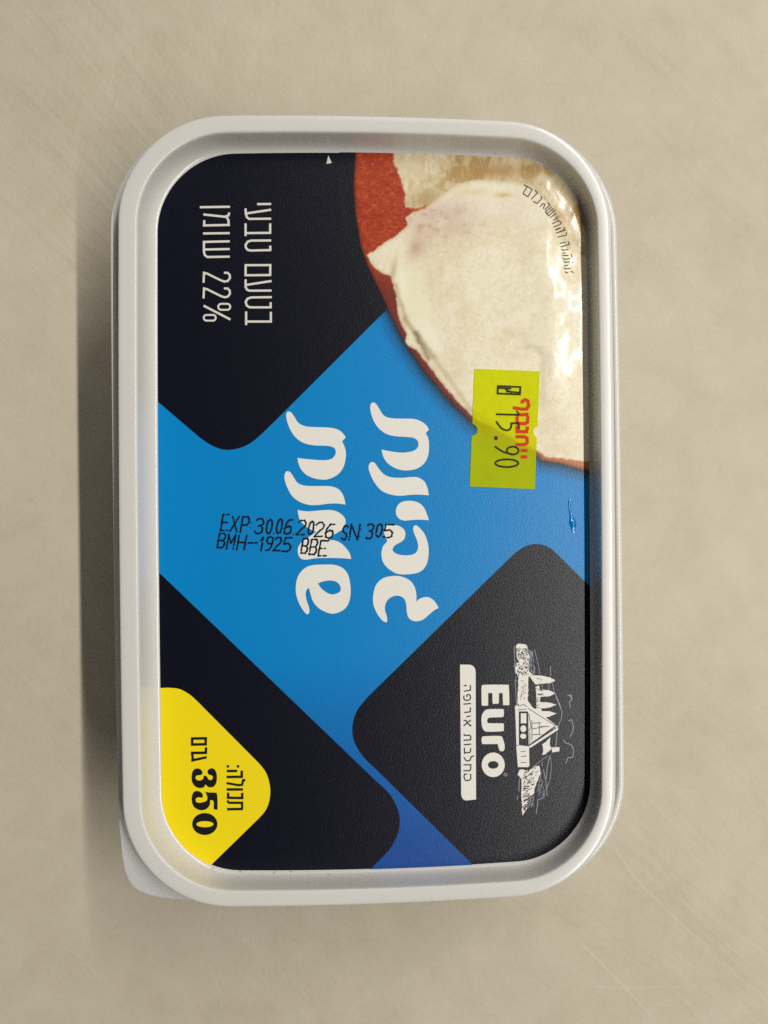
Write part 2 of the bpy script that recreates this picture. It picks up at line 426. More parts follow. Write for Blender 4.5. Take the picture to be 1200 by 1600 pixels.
A4 = [(300, 1349), (283, 1335), (255, 1290), (235, 1230), (235, 1170), (250, 1120), (285, 1080), (330, 1062), (400, 1058), (460, 1060), (510, 1080), (540, 1120), (553, 1180), (553, 1240), (540, 1290), (510, 1325), (460, 1345), (420, 1340), (370, 1315), (335, 1275), (318, 1225), (311, 1194, 1), (298, 1204), (291, 1230), (297, 1268), (313, 1318), (310, 1342)]
A4h = [(362, 1168, 1), (400, 1155), (450, 1152), (485, 1170), (497, 1200), (485, 1222), (450, 1233), (420, 1225), (385, 1200)]
B1 = [(685, 108), (705, 118), (725, 150), (750, 185), (790, 200), (860, 203), (925, 205), (970, 220), (1000, 245), (1013, 268, 1), (994, 288, 1), (1008, 315), (1014, 360), (1008, 420), (985, 465), (945, 495), (890, 506), (835, 500), (785, 475), (750, 435), (735, 384, 1), (790, 395), (850, 402), (900, 398), (935, 385), (952, 360), (945, 330), (920, 315), (880, 310), (810, 305), (760, 290), (715, 255), (685, 205), (670, 150), (672, 120)]
B2 = [(675, 458), (695, 462), (715, 490), (745, 525), (785, 545), (850, 550), (910, 545), (950, 548), (985, 570), (1003, 605), (1013, 652, 1), (950, 648), (900, 650), (840, 655), (780, 645), (730, 620), (690, 570), (665, 515), (660, 480)]
B3 = [(840, 700), (870, 687), (915, 685), (960, 700), (990, 735), (1013, 798, 1), (960, 795), (910, 797), (870, 800), (840, 790), (822, 765), (822, 730)]
B4 = [(935, 827), (955, 840), (985, 875), (1005, 925), (1012, 980), (1005, 1040), (985, 1080), (950, 1105), (890, 1115), (830, 1112), (780, 1085), (745, 1045), (735, 995), (745, 950), (768, 922), (758, 895), (748, 860), (756, 834), (785, 826), (825, 828), (858, 844), (875, 870), (870, 905), (850, 925), (815, 945), (800, 970), (815, 990), (850, 1002), (900, 1003), (935, 990), (950, 960), (945, 920), (925, 870), (922, 842)]
B5 = [(766, 1395), (740, 1385), (710, 1345), (688, 1290), (688, 1230), (705, 1175), (745, 1138), (800, 1125), (850, 1128), (900, 1150), (930, 1190), (940, 1240), (938, 1276, 1), (960, 1258), (1000, 1248), (1035, 1262), (1058, 1290), (1070, 1313, 1), (1045, 1325), (1010, 1355), (975, 1382), (930, 1390), (895, 1370), (883, 1330), (880, 1290), (865, 1255), (830, 1240), (790, 1250), (762, 1280), (755, 1320), (767, 1365)]
A3 = [(465, 797, 1), (480, 799), (500, 797.5), (517, 797), (528, 800), (537, 807), (540, 815), (537, 825), (529, 831), (519, 837), (512, 843.5, 1), (523, 844.5), (533, 849), (542, 858), (547, 866), (548.7, 873.5, 1), (530, 872), (497, 872), (478, 874.5), (470, 872.5), (466, 866), (465.5, 857), (469, 850), (475, 844.5), (484, 838), (494, 831, 1), (487, 828), (480, 824), (474, 819), (468, 811)]
for g in (A1, A2, B1, B2, B3, B4, B5): s.poly([t(g)], 0)
s.poly([curve(A3, True, 5)], 0)
s.poly([t(A4), t(A4h)], 0)
title = s.build('title_lettering', [M['white_ink']], label)

# thin flavour lettering
s = Sheet(ZF + 0.045)
q1 = lambda p: Z(300, 310, 8.571, p); q2 = lambda p: Z(300, 405, 8.571, p)
W = 29 / 8.571
for p in ([(105, 118), (508, 112)], [(152, 215), (440, 246), (488, 228), (500, 190)], [(465, 252), (488, 292), (492, 356), (162, 362), (165, 292)], [(148, 470), (505, 465)],
          [(505, 575), (160, 583), (160, 715), (172, 760), (205, 785), (505, 780)], [(165, 685), (505, 678)], [(872, 77), (1060, 75)],
          [(718, 135), (720, 205), (735, 252), (765, 275), (1060, 272)], [(725, 202), (1060, 152)], [(718, 335), (718, 505)], [(718, 465), (1047, 462), (1047, 335)],
          [(1060, 563), (790, 565), (745, 580), (718, 620), (720, 655), (742, 687), (785, 698), (1048, 692), (1048, 632)]):
    s.stroke(q1(p), W, 0, cap=False)
s.stroke(q2([(718, 80), (1049, 79), (1047, 212), (718, 215)]), W, 0, True)
for p in ([(718, 270), (718, 370), (736, 408), (770, 422), (1065, 420)], [(722, 345), (1065, 292)], [(1068, 508), (790, 512), (742, 530), (718, 575), (735, 622), (772, 645), (1053, 645), (1053, 577)],
          [(725, 700), (725, 882)], [(725, 835), (1056, 835), (1056, 705)], [(155, 622), (515, 808)]):
    s.stroke(q2(p), W, 0, cap=False)
for dy in (0, 210):
    s.stroke(q2([(155, 316 + dy), (161, 182 + dy), (205, 194 + dy), (385, 283 + dy), (435, 300 + dy), (478, 292 + dy), (508, 255 + dy), (506, 212 + dy), (478, 182 + dy), (428, 182 + dy)]), W * .95, 0, cap=False)
def rrect(cx, cy, hx, hy, r): 
    o = []
    for qx, qy, a0 in ((1, 1, 0), (-1, 1, 90), (-1, -1, 180), (1, -1, 270)):
        for k in range(6):
            a = math.radians(a0 + 18 * k); o.append((cx + qx * (hx - r) + r * math.cos(a), cy + qy * (hy - r) + r * math.sin(a)))
    return o
s.stroke(q2(rrect(432, 638, 80, 40, 39)), W * .85, 0, True); s.stroke(q2(rrect(238, 785, 80, 38, 37)), W * .85, 0, True)
s.poly([[(510, 256), (513, 243), (518.5, 254.5)]], 0)
fat = s.build('flavour_lettering', [M['thin_ink']], label)

# dairy logo: bar, word and farmhouse drawing
s = Sheet(ZF + 0.045)
s.poly([[(718.8, 1038.5), (734, 1038.5), (737.5, 1039.6), (740.5, 1042), (742.5, 1045.5), (743.2, 1050), (743.8, 1249.2), (728, 1250.8), (724.5, 1249.5), (722, 1246.5), (720.6, 1241.7)]], 0)
e1 = lambda p: Z(710, 1030, 12, p); e2 = lambda p: Z(710, 1140, 12, p)
E_ = [(560, 480), (980, 480), (1020, 515), (1030, 835), (1012, 860), (930, 860), (912, 838), (905, 635, 1), (835, 635, 1), (834, 800), (820, 830), (735, 835), (716, 810), (712, 635, 1), (632, 635, 1), (632, 848), (615, 870), (530, 870), (512, 840), (508, 540), (522, 500)]
U_ = [(905, 935), (925, 955), (925, 1045), (895, 1085), (680, 1093), (632, 1112), (615, 1140), (620, 1178), (650, 1200), (900, 1202), (925, 1222), (925, 1312), (898, 1350), (630, 1360), (560, 1340), (522, 1275), (508, 1180), (510, 1080), (540, 1000), (590, 952), (650, 936)]
r_ = [(560, 125), (855, 120), (908, 175), (940, 280), (938, 368), (908, 405), (862, 402), (838, 370), (812, 270, 1), (540, 272), (520, 258), (508, 195), (520, 145)]
s.poly([curve(e1(E_), True, 4)], 0); s.poly([curve(e1(U_), True, 4)], 0); s.poly([curve(e2(r_), True, 4)], 0)
s.poly([e2(ellipse(728, 660, 216, 230, 36)), e2(ellipse(728, 662, 100, 72, 24))], 0)
s.stroke(e2(ellipse(958, 845, 28, 26, 10)), 1.2, 1, True)
k2 = Sheet(ZF + 0.065)
for p in ([(300, 485), (300, 580), (180, 600)], [(175, 500), (232, 490)], [(180, 680), (175, 735), (200, 768), (270, 770), (303, 735), (298, 680), (265, 660), (232, 675), (236, 712)],
          [(170, 842), (312, 832)], [(185, 1000), (298, 985), (300, 900)], [(228, 1082), (305, 1062)], [(172, 1250), (308, 1140)], [(172, 1152), (215, 1148), (255, 1205), (300, 1250), (310, 1225)]):
    k2.stroke(e1(p), 1.9, 2, cap=False)
for p in ([(178, 82), (192, 108), (285, 106), (308, 125), (306, 190), (172, 202)], [(178, 285), (312, 272)], [(186, 340), (192, 455)], [(190, 435), (285, 430), (305, 400), (305, 345)],
          [(180, 520), (212, 575), (250, 590), (298, 570), (310, 512), (372, 490)], [(170, 660), (308, 660), (305, 745), (285, 770), (170, 772)], [(240, 838), (188, 835), (180, 900), (212, 955), (270, 956), (308, 920), (308, 850), (290, 832)]):
    k2.stroke(e2(p), 1.9, 2, cap=False)
z1 = lambda p: Z(795, 995, 10.909, p); z2 = lambda p: Z(795, 1085, 10.909, p); z3 = lambda p: Z(795, 1180, 10.909, p)
def ragged(pts, amp):
    out = []
    for i in range(len(pts)):
        a, b_ = pts[i], pts[(i + 1) % len(pts)]
        L = math.hypot(b_[0] - a[0], b_[1] - a[1]); n = max(1, int(L / 2.6))
        for k in range(n):
            tt = k / n; out.append((a[0] + (b_[0] - a[0]) * tt + random.uniform(-amp, amp), a[1] + (b_[1] - a[1]) * tt + random.uniform(-amp, amp)))
    return out
# hedges, trees
s.poly([ragged(z1([(115, 165), (170, 110), (300, 140), (350, 250), (350, 480), (345, 590), (420, 650), (340, 680), (325, 1090), (320, 1130), (150, 1180), (165, 680), (110, 600), (110, 480), (150, 430)]), .7)], 0)
s.poly([ragged(z1([(350, 670), (430, 655), (560, 660), (700, 690), (795, 745), (700, 790), (560, 800), (460, 815)]), .4)], 0)
s.poly([ragged(z1([(455, 850), (520, 830), (530, 900), (680, 908), (795, 962), (700, 1010), (540, 1022), (535, 1110), (700, 1120), (815, 1160), (700, 1205), (560, 1220), (470, 1200), (470, 950)]), .4)], 0)
s.poly([ragged(z2([(460, 232), (560, 245), (560, 285), (690, 290), (815, 325), (700, 372), (600, 400), (520, 370), (440, 290)]), .4)], 0)
s.poly([z2([(150, 140), (300, 90), (345, 135), (400, 215), (830, 545), (830, 585), (800, 560), (400, 810), (340, 880), (330, 300), (150, 300)])], 0, -0.004)
s.poly([z2([(105, 200), (170, 160), (172, 870), (130, 880), (115, 420)])], 0)
s.poly([z2([(125, 862), (345, 885), (352, 1240), (155, 1240)])], 0)
s.poly([z2([(835, 560), (845, 600), (360, 915), (335, 890)])], 0, 0.003)
s.poly([ragged(z2([(570, 850), (640, 800), (710, 735), (700, 870), (735, 920), (620, 1020), (570, 1030), (590, 940)]), .4)], 0)
s.poly([z2([(735, 905), (865, 898), (862, 968), (738, 990)])], 0)
s.poly([ragged(z3([(180, 240), (350, 260), (420, 200), (520, 180), (540, 300), (500, 420), (440, 560), (430, 640), (350, 720), (320, 880), (240, 1035), (222, 900), (212, 400), (150, 340)]), .7)], 0)
# dark detail on the drawing
k2.stroke(z2([(320, 232), (800, 535)]), 0.9, 3, cap=False)
k2.stroke(z2([(790, 545), (335, 878)]), 1.9, 3, cap=False)
k2.poly([z2([(172, 290), (318, 290), (322, 850), (176, 850)])], 3)
for box in ((204, 322, 300, 492), ):
    k2.poly([z2([(box[0], box[1]), (box[2], box[1]), (box[2], box[3]), (box[0], box[3])])], 0, 0.02)
k2.poly([z2(ellipse(248, 585, 50, 58, 16))], 0, 0.02); k2.poly([z2(ellipse(246, 712, 52, 44, 16))], 0, 0.02)
for p in ([(395, 440), (395, 780)], [(520, 480), (520, 690)], [(400, 492), (545, 480)], [(400, 590), (620, 545)], [(405, 688), (560, 680)], [(340, 330), (380, 560), (340, 620)], [(360, 640), (360, 840)], [(540, 548), (690, 545)]):
    k2.stroke(z2(p), 1.0, 3, cap=False)
for p in ([(200, 975), (290, 970)], [(205, 1060), (290, 1055), (285, 1030)], [(200, 1160), (300, 1160)], [(170, 200), (250, 170), (310, 210)], [(150, 260), (300, 250)]): k2.stroke(z2(p), 0.9, 3, cap=False)
for p in ([(160, 210), (260, 212)],): k2.stroke(z3(p), 0.9, 3, cap=False)
for _ in range(150):
    x, y = random.uniform(125, 345), random.uniform(180, 640)
    k2.stroke(z1([(x, y), (x + random.uniform(-22, 30), y + random.uniform(8, 42))]), random.uniform(.5, 1.2), 3, cap=False)
for _ in range(46):
    x, y = random.uniform(190, 300), random.uniform(690, 1080)
    k2.stroke(z1([(x, y), (x + random.uniform(-10, 24), y + random.uniform(-10, 14))]), .8, 3, cap=False)
for _ in range(34):
    x, y = random.uniform(460, 560), random.uniform(690, 1180)
    k2.stroke(z1([(x, y), (x + random.uniform(0, 60), y + random.uniform(-12, 12))]), .8, 3, cap=False)
for _ in range(130):
    y = random.uniform(190, 960); f = (y - 190) / 800
    x = random.uniform(235, 500 - 230 * f)
    k2.stroke(z3([(x, y), (x + random.uniform(10, 50), y - random.uniform(0, 34))]), random.uniform(.6, 1.2), 3, cap=False)
# grey sketch lines
for fn, p in ((z1, [(90, 150), (112, 640)]), (z1, [(435, 210), (500, 470), (528, 640)]), (z1, [(710, 500), (715, 670)]), (z1, [(745, 790), (772, 930), (830, 1060), (890, 1200)]), (z1, [(120, 670), (115, 860), (130, 1180)]),
              (z1, [(560, 790), (575, 900)]), (z1, [(690, 790), (680, 905)]), (z2, [(800, 30), (860, 180), (910, 300), (890, 420), (852, 520), (835, 580)]), (z2, [(825, 640), (800, 900)]),
              (z2, [(1035, 0), (1072, 80), (1030, 130), (1050, 230)]), (z2, [(1010, 450), (1070, 430), (1102, 560), (1090, 640), (1045, 720)]), (z2, [(930, 770), (970, 830), (1060, 850), (1105, 940), (1092, 1070), (1008, 1080), (970, 1180)]),
              (z3, [(660, 10), (400, 205)]), (z3, [(570, 110), (565, 190)]), (z3, [(705, 0), (728, 190), (700, 430)]), (z3, [(690, 20), (650, 250), (640, 400)]), (z3, [(590, 240), (630, 440), (652, 700)]), (z3, [(550, 280), (530, 420), (490, 620)]),
              (z3, [(492, 780), (466, 1000)]), (z3, [(480, 770), (600, 720), (600, 580)]), (z3, [(180, 400), (170, 620)]), (z3, [(150, 690), (140, 760)]), (z3, [(390, 700), (330, 900)]), (z3, [(690, 440), (650, 560)]),
              (z1, [(370, 230), (380, 600)]), (z1, [(400, 240), (440, 610)]), (z3, [(430, 700), (390, 850)]), (z1, [(1000, 1000), (1060, 990), (1075, 1060), (1035, 1110)])):
    s.stroke(fn(p), random.uniform(.9, 1.5), 1, cap=False)
for _ in range(34):
    y = random.uniform(240, 600); x = random.uniform(365, 400 + (y - 240) * .18)
    s.stroke(z1([(x, y), (x + random.uniform(4, 20), y + random.uniform(20, 60))]), .7, 1, cap=False)
for _ in range(34):
    y = random.uniform(430, 740); x = random.uniform(500, 590)
    s.stroke(z3([(x, y), (x + random.uniform(4, 26), y - random.uniform(10, 50))]), .7, 1, cap=False)
for _ in range(30):
    y = random.uniform(690, 900); x = random.uniform(320, 420)
    s.stroke(z3([(x, y), (x + random.uniform(4, 26), y - random.uniform(10, 40))]), .7, 1, cap=False)
for _ in range(26):
    x, y = random.uniform(90, 135), random.uniform(180, 900)
    s.stroke(z1([(x, y), (x + random.uniform(-14, 14), y + random.uniform(10, 40))]), .7, 1, cap=False)
b0 = len(s.v); s.v += k2.v; s.f += [[i + b0 for i in f] for f in k2.f]; s.m += k2.m
logo = s.build('dairy_logo', [M['white_ink'], M['grey_ink'], M['black_ink'], M['navy']], label)

# ------------------------------------------------------------------ printed picture of bread and spread
def sd_poly(X, Y, poly):
    P = np.array(poly); d = np.full(X.shape, 1e9); ins = np.zeros(X.shape, bool)
    for i in range(len(P)):
        a, b_ = P[i - 1], P[i]; e = b_ - a
        wx, wy = X - a[0], Y - a[1]
        tt = np.clip((wx * e[0] + wy * e[1]) / max(e @ e, 1e-9), 0, 1)
        d = np.minimum(d, np.hypot(wx - e[0] * tt, wy - e[1] * tt))
        c = (a[1] > Y) != (b_[1] > Y)
        with np.errstate(divide='ignore', invalid='ignore'):
            ins ^= c & (X < (b_[0] - a[0]) * (Y - a[1]) / (b_[1] - a[1] + 1e-12) + a[0])
    return np.where(ins, -d, d)
def vnoise(X, Y, cell, seed):
    g = np.random.default_rng(seed).random((512, 512))
    ca_, sa_ = math.cos(0.55 + seed * 0.37), math.sin(0.55 + seed * 0.37)
    x, y = (X * ca_ - Y * sa_) / cell + 900.3, (X * sa_ + Y * ca_) / cell + 900.1
    i, j = np.floor(x).astype(int), np.floor(y).astype(int); fx, fy = x - i, y - j
    fx = fx * fx * (3 - 2 * fx); fy = fy * fy * (3 - 2 * fy)
    G = lambda a, b_: g[a % 512, b_ % 512]
    return (G(i, j) * (1 - fx) + G(i + 1, j) * fx) * (1 - fy) + (G(i, j + 1) * (1 - fx) + G(i + 1, j + 1) * fx) * fy
def sm(a, b_, x):
    tt = np.clip((x - a) / (b_ - a), 0, 1); return tt * tt * (3 - 2 * tt)
def mixc(c, k, t_): return c * (1 - t_[..., None]) + np.array(k, float) * t_[..., None]

pic = [(557, 225), (553, 285), (555.5, 330), (564, 385), (577, 420), (600, 468), (623, 517), (640, 545), (668, 585), (700, 622), (735, 656), (780, 690), (838, 708), (846, 719), (880, 725), (921, 737), (960, 745), (960, 200), (557, 200)]
cream = [(574, 398), (600, 380), (622, 366), (636, 352), (634, 340), (646, 331), (664, 326), (688, 306), (712, 288), (738, 280.5), (770, 282), (800, 284), (830, 292), (850, 312), (868, 345), (885, 390), (960, 420), (960, 732), (921, 722), (880, 717), (852, 713), (838, 704), (790, 680), (742, 655), (720, 632), (700, 610), (684, 592), (668, 568), (650, 546), (632, 536), (635, 522), (626, 505), (620, 480), (617, 455), (610, 432), (592, 424), (580, 412)]
crumb = [(612, 225), (615, 250), (624, 275), (632, 300), (634, 322), (645, 326), (664, 322), (680, 350), (900, 420), (960, 420), (960, 200), (612, 200)]
def paint(X, Y):
    J = (vnoise(X, Y, 9, 1) - .5) * 5 + (vnoise(X, Y, 3.5, 2) - .5) * 3
    out = sd_poly(X, Y, pic)
    base = np.zeros(X.shape + (3,))
    # crust
    n1 = vnoise(X, Y, 14, 3); n2 = vnoise(X, Y, 4, 4)
    base[:] = (174, 60, 24)
    base = mixc(base, (160, 46, 18), sm(.45, .75, n1) * .6)
    base = mixc(base, (205, 92, 50), sm(.6, .9, n2) * .45)
    base = mixc(base, (216, 120, 74), sm(.72, .95, vnoise(X + Y * .6, Y * 2.2, 5, 16)) * .5)
    base = mixc(base, (128, 30, 14), sm(.7, .95, vnoise(X, Y * 1.8, 6, 17)) * .5)
    base = mixc(base, (112, 44, 40), sm(395, 470, Y) * .85)
    base = mixc(base, (196, 120, 66), sm(640, 700, Y) * sm(780, 850, X))
    base = mixc(base, (96, 34, 18), sm(-7, 0, out) * .5)
    # crumb
    sc_ = sd_poly(X, Y, crumb) + J * .8
    cr = np.zeros_like(base); cr[:] = (214, 196, 156)
    cr = mixc(cr, (176, 140, 78), sm(.42, .75, vnoise(X, Y, 26, 5)) * .75 * sm(640, 720, X))
    cr = mixc(cr, (236, 226, 196), sm(.5, .8, vnoise(X, Y, 13, 6)) * .55)
    cr = mixc(cr, (160, 122, 70), sm(.55, .9, vnoise(X * 1.6, Y * .8, 6, 14)) * .28)
    cr = mixc(cr, (244, 236, 210), sm(.62, .9, vnoise(X * 1.6, Y * .8, 5, 15)) * .35)
    cr = mixc(cr, (170, 128, 66), np.exp(-((X - 765) / 55) ** 2 - ((Y - 268) / 12) ** 2) * .8)
    cr = mixc(cr, (232, 220, 190), np.exp(-((X - 640) / 26) ** 2 - ((Y - 265) / 22) ** 2) * .6)
    cr = mixc(cr, (178, 150, 96), np.exp(-((X - 668) / 24) ** 2 - ((Y - 312) / 18) ** 2) * .7)
    base = base * (1 - sm(2, -2, sc_)[..., None]) + cr * sm(2, -2, sc_)[..., None]
    # spread
    sk_ = sd_poly(X, Y, cream) + J * .45
    cm = np.zeros_like(base); cm[:] = (242, 233, 205)
    n3 = vnoise(X, Y, 60, 8); n4 = vnoise(X, Y, 18, 9); n5 = vnoise(X, Y, 4.5, 10)
    cm = mixc(cm, (226, 208, 170), sm(.45, .8, n3) * .5)
    cm = mixc(cm, (248, 240, 218), sm(.55, .85, n4) * .5)
    cm = mixc(cm, (214, 197, 160), sm(.45, .9, n5) * .26)
    cm = mixc(cm, (252, 246, 226), sm(.6, .95, vnoise(X, Y, 3.2, 12)) * .45)
    G = lambda x, y, rx, ry, a=0: np.exp(-((((X - x) * math.cos(a) + (Y - y) * math.sin(a)) / rx) ** 2 + ((-(X - x) * math.sin(a) + (Y - y) * math.cos(a)) / ry) ** 2))
    cm = mixc(cm, (212, 186, 164), np.clip(G(668, 345, 36, 30) + G(715, 345, 30, 26), 0, 1) * (.3 + .75 * n4))
    cm = mixc(cm, (196, 158, 140), G(650, 388, 12, 24, .4) * .65 * (.4 + n4))
    cm = mixc(cm, (184, 152, 126), np.clip(G(665, 345, 40, 32) + G(720, 345, 34, 26), 0, 1) * sm(.55, .85, vnoise(X, Y, 6, 41)) * .45)
    cm = mixc(cm, (236, 222, 206), G(760, 320, 70, 34) * .5)
    cm = mixc(cm, (222, 204, 168), G(672, 440, 10, 60, -.25) * .3)
    cm = mixc(cm, (252, 248, 228), G(652, 470, 12, 60, -.3) * .5)
    cm = mixc(cm, (236, 232, 186), G(640, 455, 20, 55, -.35) * .65)
    cm = mixc(cm, (250, 246, 224), G(628, 440, 10, 40, -.2) * .8)
    cm = mixc(cm, (250, 245, 222), G(672, 530, 14, 46, -.6) * .6)
    cm = mixc(cm, (186, 160, 122), G(614, 425, 5, 22, .2) * .6)
    cm = mixc(cm, (206, 170, 92), G(786, 305, 12, 4) * .7)
    cm = mixc(cm, (214, 188, 120), G(742, 300, 20, 5) * .35)
    # folds along the lower left edge
    for (x0, y0, x1, y1, wd, dep, k) in ((632, 498, 676, 556, 4.2, .55, (160, 138, 102)), (676, 556, 735, 640, 4.0, .42, (182, 162, 126)), (650, 520, 668, 560, 4, .55, (120, 92, 70)), (735, 640, 800, 690, 5, .35, (190, 168, 128)), (618, 445, 634, 500, 3.5, .5, (176, 152, 110))):
        e = np.array([x1 - x0, y1 - y0], float); L2 = e @ e
        tt = np.clip(((X - x0) * e[0] + (Y - y0) * e[1]) / L2, 0, 1)
        dd = np.hypot(X - x0 - e[0] * tt + J * .7, Y - y0 - e[1] * tt)
        cm = mixc(cm, k, np.exp(-(dd / wd) ** 2) * dep)
    cm = mixc(cm, (208, 190, 150), sm(-7, 0, sk_) * .55 * sm(880, 800, X))
    cm = mixc(cm, (182, 168, 140), G(824, 543, 4, 4) * .5)
    tmask = sm(1.4, -1.4, sk_)
    base = base * (1 - tmask[..., None]) + cm * tmask[..., None]
    # soft printed drop shadow outside the slice
    under = np.zeros_like(base); under[:] = (12, 13, 24)
    bluem = sm(-1.0, 1.0, (Y - 484) + (X - 604) * 1.0)
    under = mixc(under, (0, 131, 207), bluem)
    oj = out + J * .25
    sh_ = np.exp(-np.clip(oj, 0, None) / 8.0) * .92 * bluem * sm(26, 18, oj)
    under = mixc(under, (26, 20, 20), sh_)
    pm = sm(.9, -.9, out + J * .12)
    return np.clip(base * pm[..., None] + under * (1 - pm[..., None]), 0, 255), out

def film_lift(x, y):
    """height (mm) by which the label film has lifted and crinkled along the far long edge"""
    x = np.asarray(x, float); y = np.asarray(y, float)
    xw = x + (vnoise(x, y, 9, 23) - .5) * 3.4 + (vnoise(x, y, 3.2, 24) - .5) * 1.6
    x0 = 27.0 + 9.0 * sm(40, 33, y)
    g = sm(x0, 39.6, xw) * np.clip((47.0 - xw) / 7.6, 0, 1) * sm(47.4, 45.6, x) * sm(x0, x0 + 2.0, x)
    h = sm(18, 34, y)
    n = (vnoise(x, y, 5.2, 21) - .5) * .13 + (vnoise(x, y, 2.1, 22) - .5) * .05 + (vnoise(x, y, 0.8, 25) - .5) * .014
    return np.maximum(0, (g * .37 + n * sm(36, 40, x) * sm(47.6, 46.5, x)) * h)

step = 1.5
xs = np.arange(520, 936, step); ys = np.arange(224, 772, step)
GX, GY = np.meshgrid(xs, ys)
col, outd = paint(GX, GY)
# plane position of every grid point, pulled onto the label outline
zp = ZF + 0.055
Rn = np.array(RC)
dirs = np.stack([(GX - 600) / F, (800 - GY) / F, -np.ones_like(GX)], -1) @ Rn.T
tt = (zp - (H + D)) / dirs[..., 2]
PX = CAM[0] + dirs[..., 0] * tt; PY = CAM[1] + dirs[..., 1] * tt
LO = np.array(lab_out)
sd = np.full(PX.shape, 1e9); nx = np.zeros_like(PX); ny = np.zeros_like(PX)
ins = np.zeros(PX.shape, bool)
for i in range(len(LO)):
    a, b_ = LO[i - 1], LO[i]; e = b_ - a
    t_ = np.clip(((PX - a[0]) * e[0] + (PY - a[1]) * e[1]) / (e @ e + 1e-12), 0, 1)
    qx, qy = a[0] + e[0] * t_, a[1] + e[1] * t_
    dd = np.hypot(PX - qx, PY - qy); mk = dd < sd
    sd = np.where(mk, dd, sd); nx = np.where(mk, qx, nx); ny = np.where(mk, qy, ny)
    c = (a[1] > PY) != (b_[1] > PY)
    ins ^= c & (PX < (b_[0] - a[0]) * (PY - a[1]) / (b_[1] - a[1] + 1e-12) + a[0])
near = (~ins) & (sd < step * 0.1366 * 1.5)
PX = np.where(near, nx, PX); PY = np.where(near, ny, PY)
ok = (ins | near) & (outd < 27)
idx = -np.ones(GX.shape, int); idx[ok] = np.arange(ok.sum())
q = ok[:-1, :-1] & ok[1:, :-1] & ok[:-1, 1:] & ok[1:, 1:]
anyin = ins[:-1, :-1] | ins[1:, :-1] | ins[:-1, 1:] | ins[1:, 1:]
q &= anyin
jj, ii = np.nonzero(q)
faces = np.stack([idx[jj + 1, ii], idx[jj + 1, ii + 1], idx[jj, ii + 1], idx[jj, ii]], 1).tolist()
verts = np.stack([PX[ok], PY[ok], zp + film_lift(PX[ok], PY[ok])], 1).tolist()
picture = mesh_obj('spread_picture', verts, faces, [M['picture']], label, smooth=True)
cl = col[ok] / 255; cl = np.where(cl <= 0.04045, cl / 12.92, ((cl + 0.055) / 1.055) ** 2.4)
ca = picture.data.color_attributes.new('print', 'FLOAT_COLOR', 'POINT')
ca.data.foreach_set('color', np.concatenate([cl, np.ones((len(cl), 1))], 1).astype(np.float32).ravel())
tag(picture, 'printed picture of white spread on a slice of bread')

# small lettering curving along the picture
s = Sheet(ZF + 0.075)
za = lambda p: Z(805, 275, 10.909, p); zb = lambda p: Z(835, 350, 15, p)
for p in ([(145, 155), (202, 190), (128, 305)], [(212, 190), (285, 240), (212, 360), (125, 308)], [(330, 245), (372, 300), (265, 405)], [(432, 352), (448, 392), (365, 480), (300, 440)],
          [(420, 535), (458, 482), (500, 492), (470, 570)], [(550, 460), (585, 505), (495, 590)], [(612, 540), (508, 622), (562, 690), (675, 592)], [(535, 655), (640, 570)], [(590, 722), (690, 645)],
          [(720, 695), (690, 740), (640, 765)], [(782, 800), (728, 770), (625, 825)], [(645, 880), (742, 842), (790, 810)], [(690, 932), (772, 892)], [(822, 878), (842, 930), (700, 980)]):
    s.stroke(za(p), 1.75, 0, cap=False)
for p in ([(480, 145), (600, 95)], [(680, 80), (698, 145), (500, 225)], [(745, 195), (742, 270), (535, 315)], [(590, 460), (735, 430)], [(790, 410), (812, 480), (610, 545)], [(618, 590), (670, 622), (790, 600)],
          [(650, 690), (740, 680)], [(650, 742), (800, 740)], [(860, 700), (890, 790)], [(660, 800), (692, 832), (840, 815)], [(680, 880), (722, 902), (830, 890)], [(890, 885), (912, 922)], [(700, 985), (790, 970)],
          [(695, 1030), (730, 1055), (845, 1040)], [(710, 1120), (750, 1142), (790, 1138)], [(850, 1110), (920, 1140)]):
    s.stroke(zb(p), 1.7, 0, cap=False)
fl = film_lift([v[0] for v in s.v], [v[1] for v in s.v]) + 0.012
s.v = [(v[0], v[1], v[2] + d) for v, d in zip(s.v, fl)]
s.build('picture_caption', [M['brown_ink']], label)

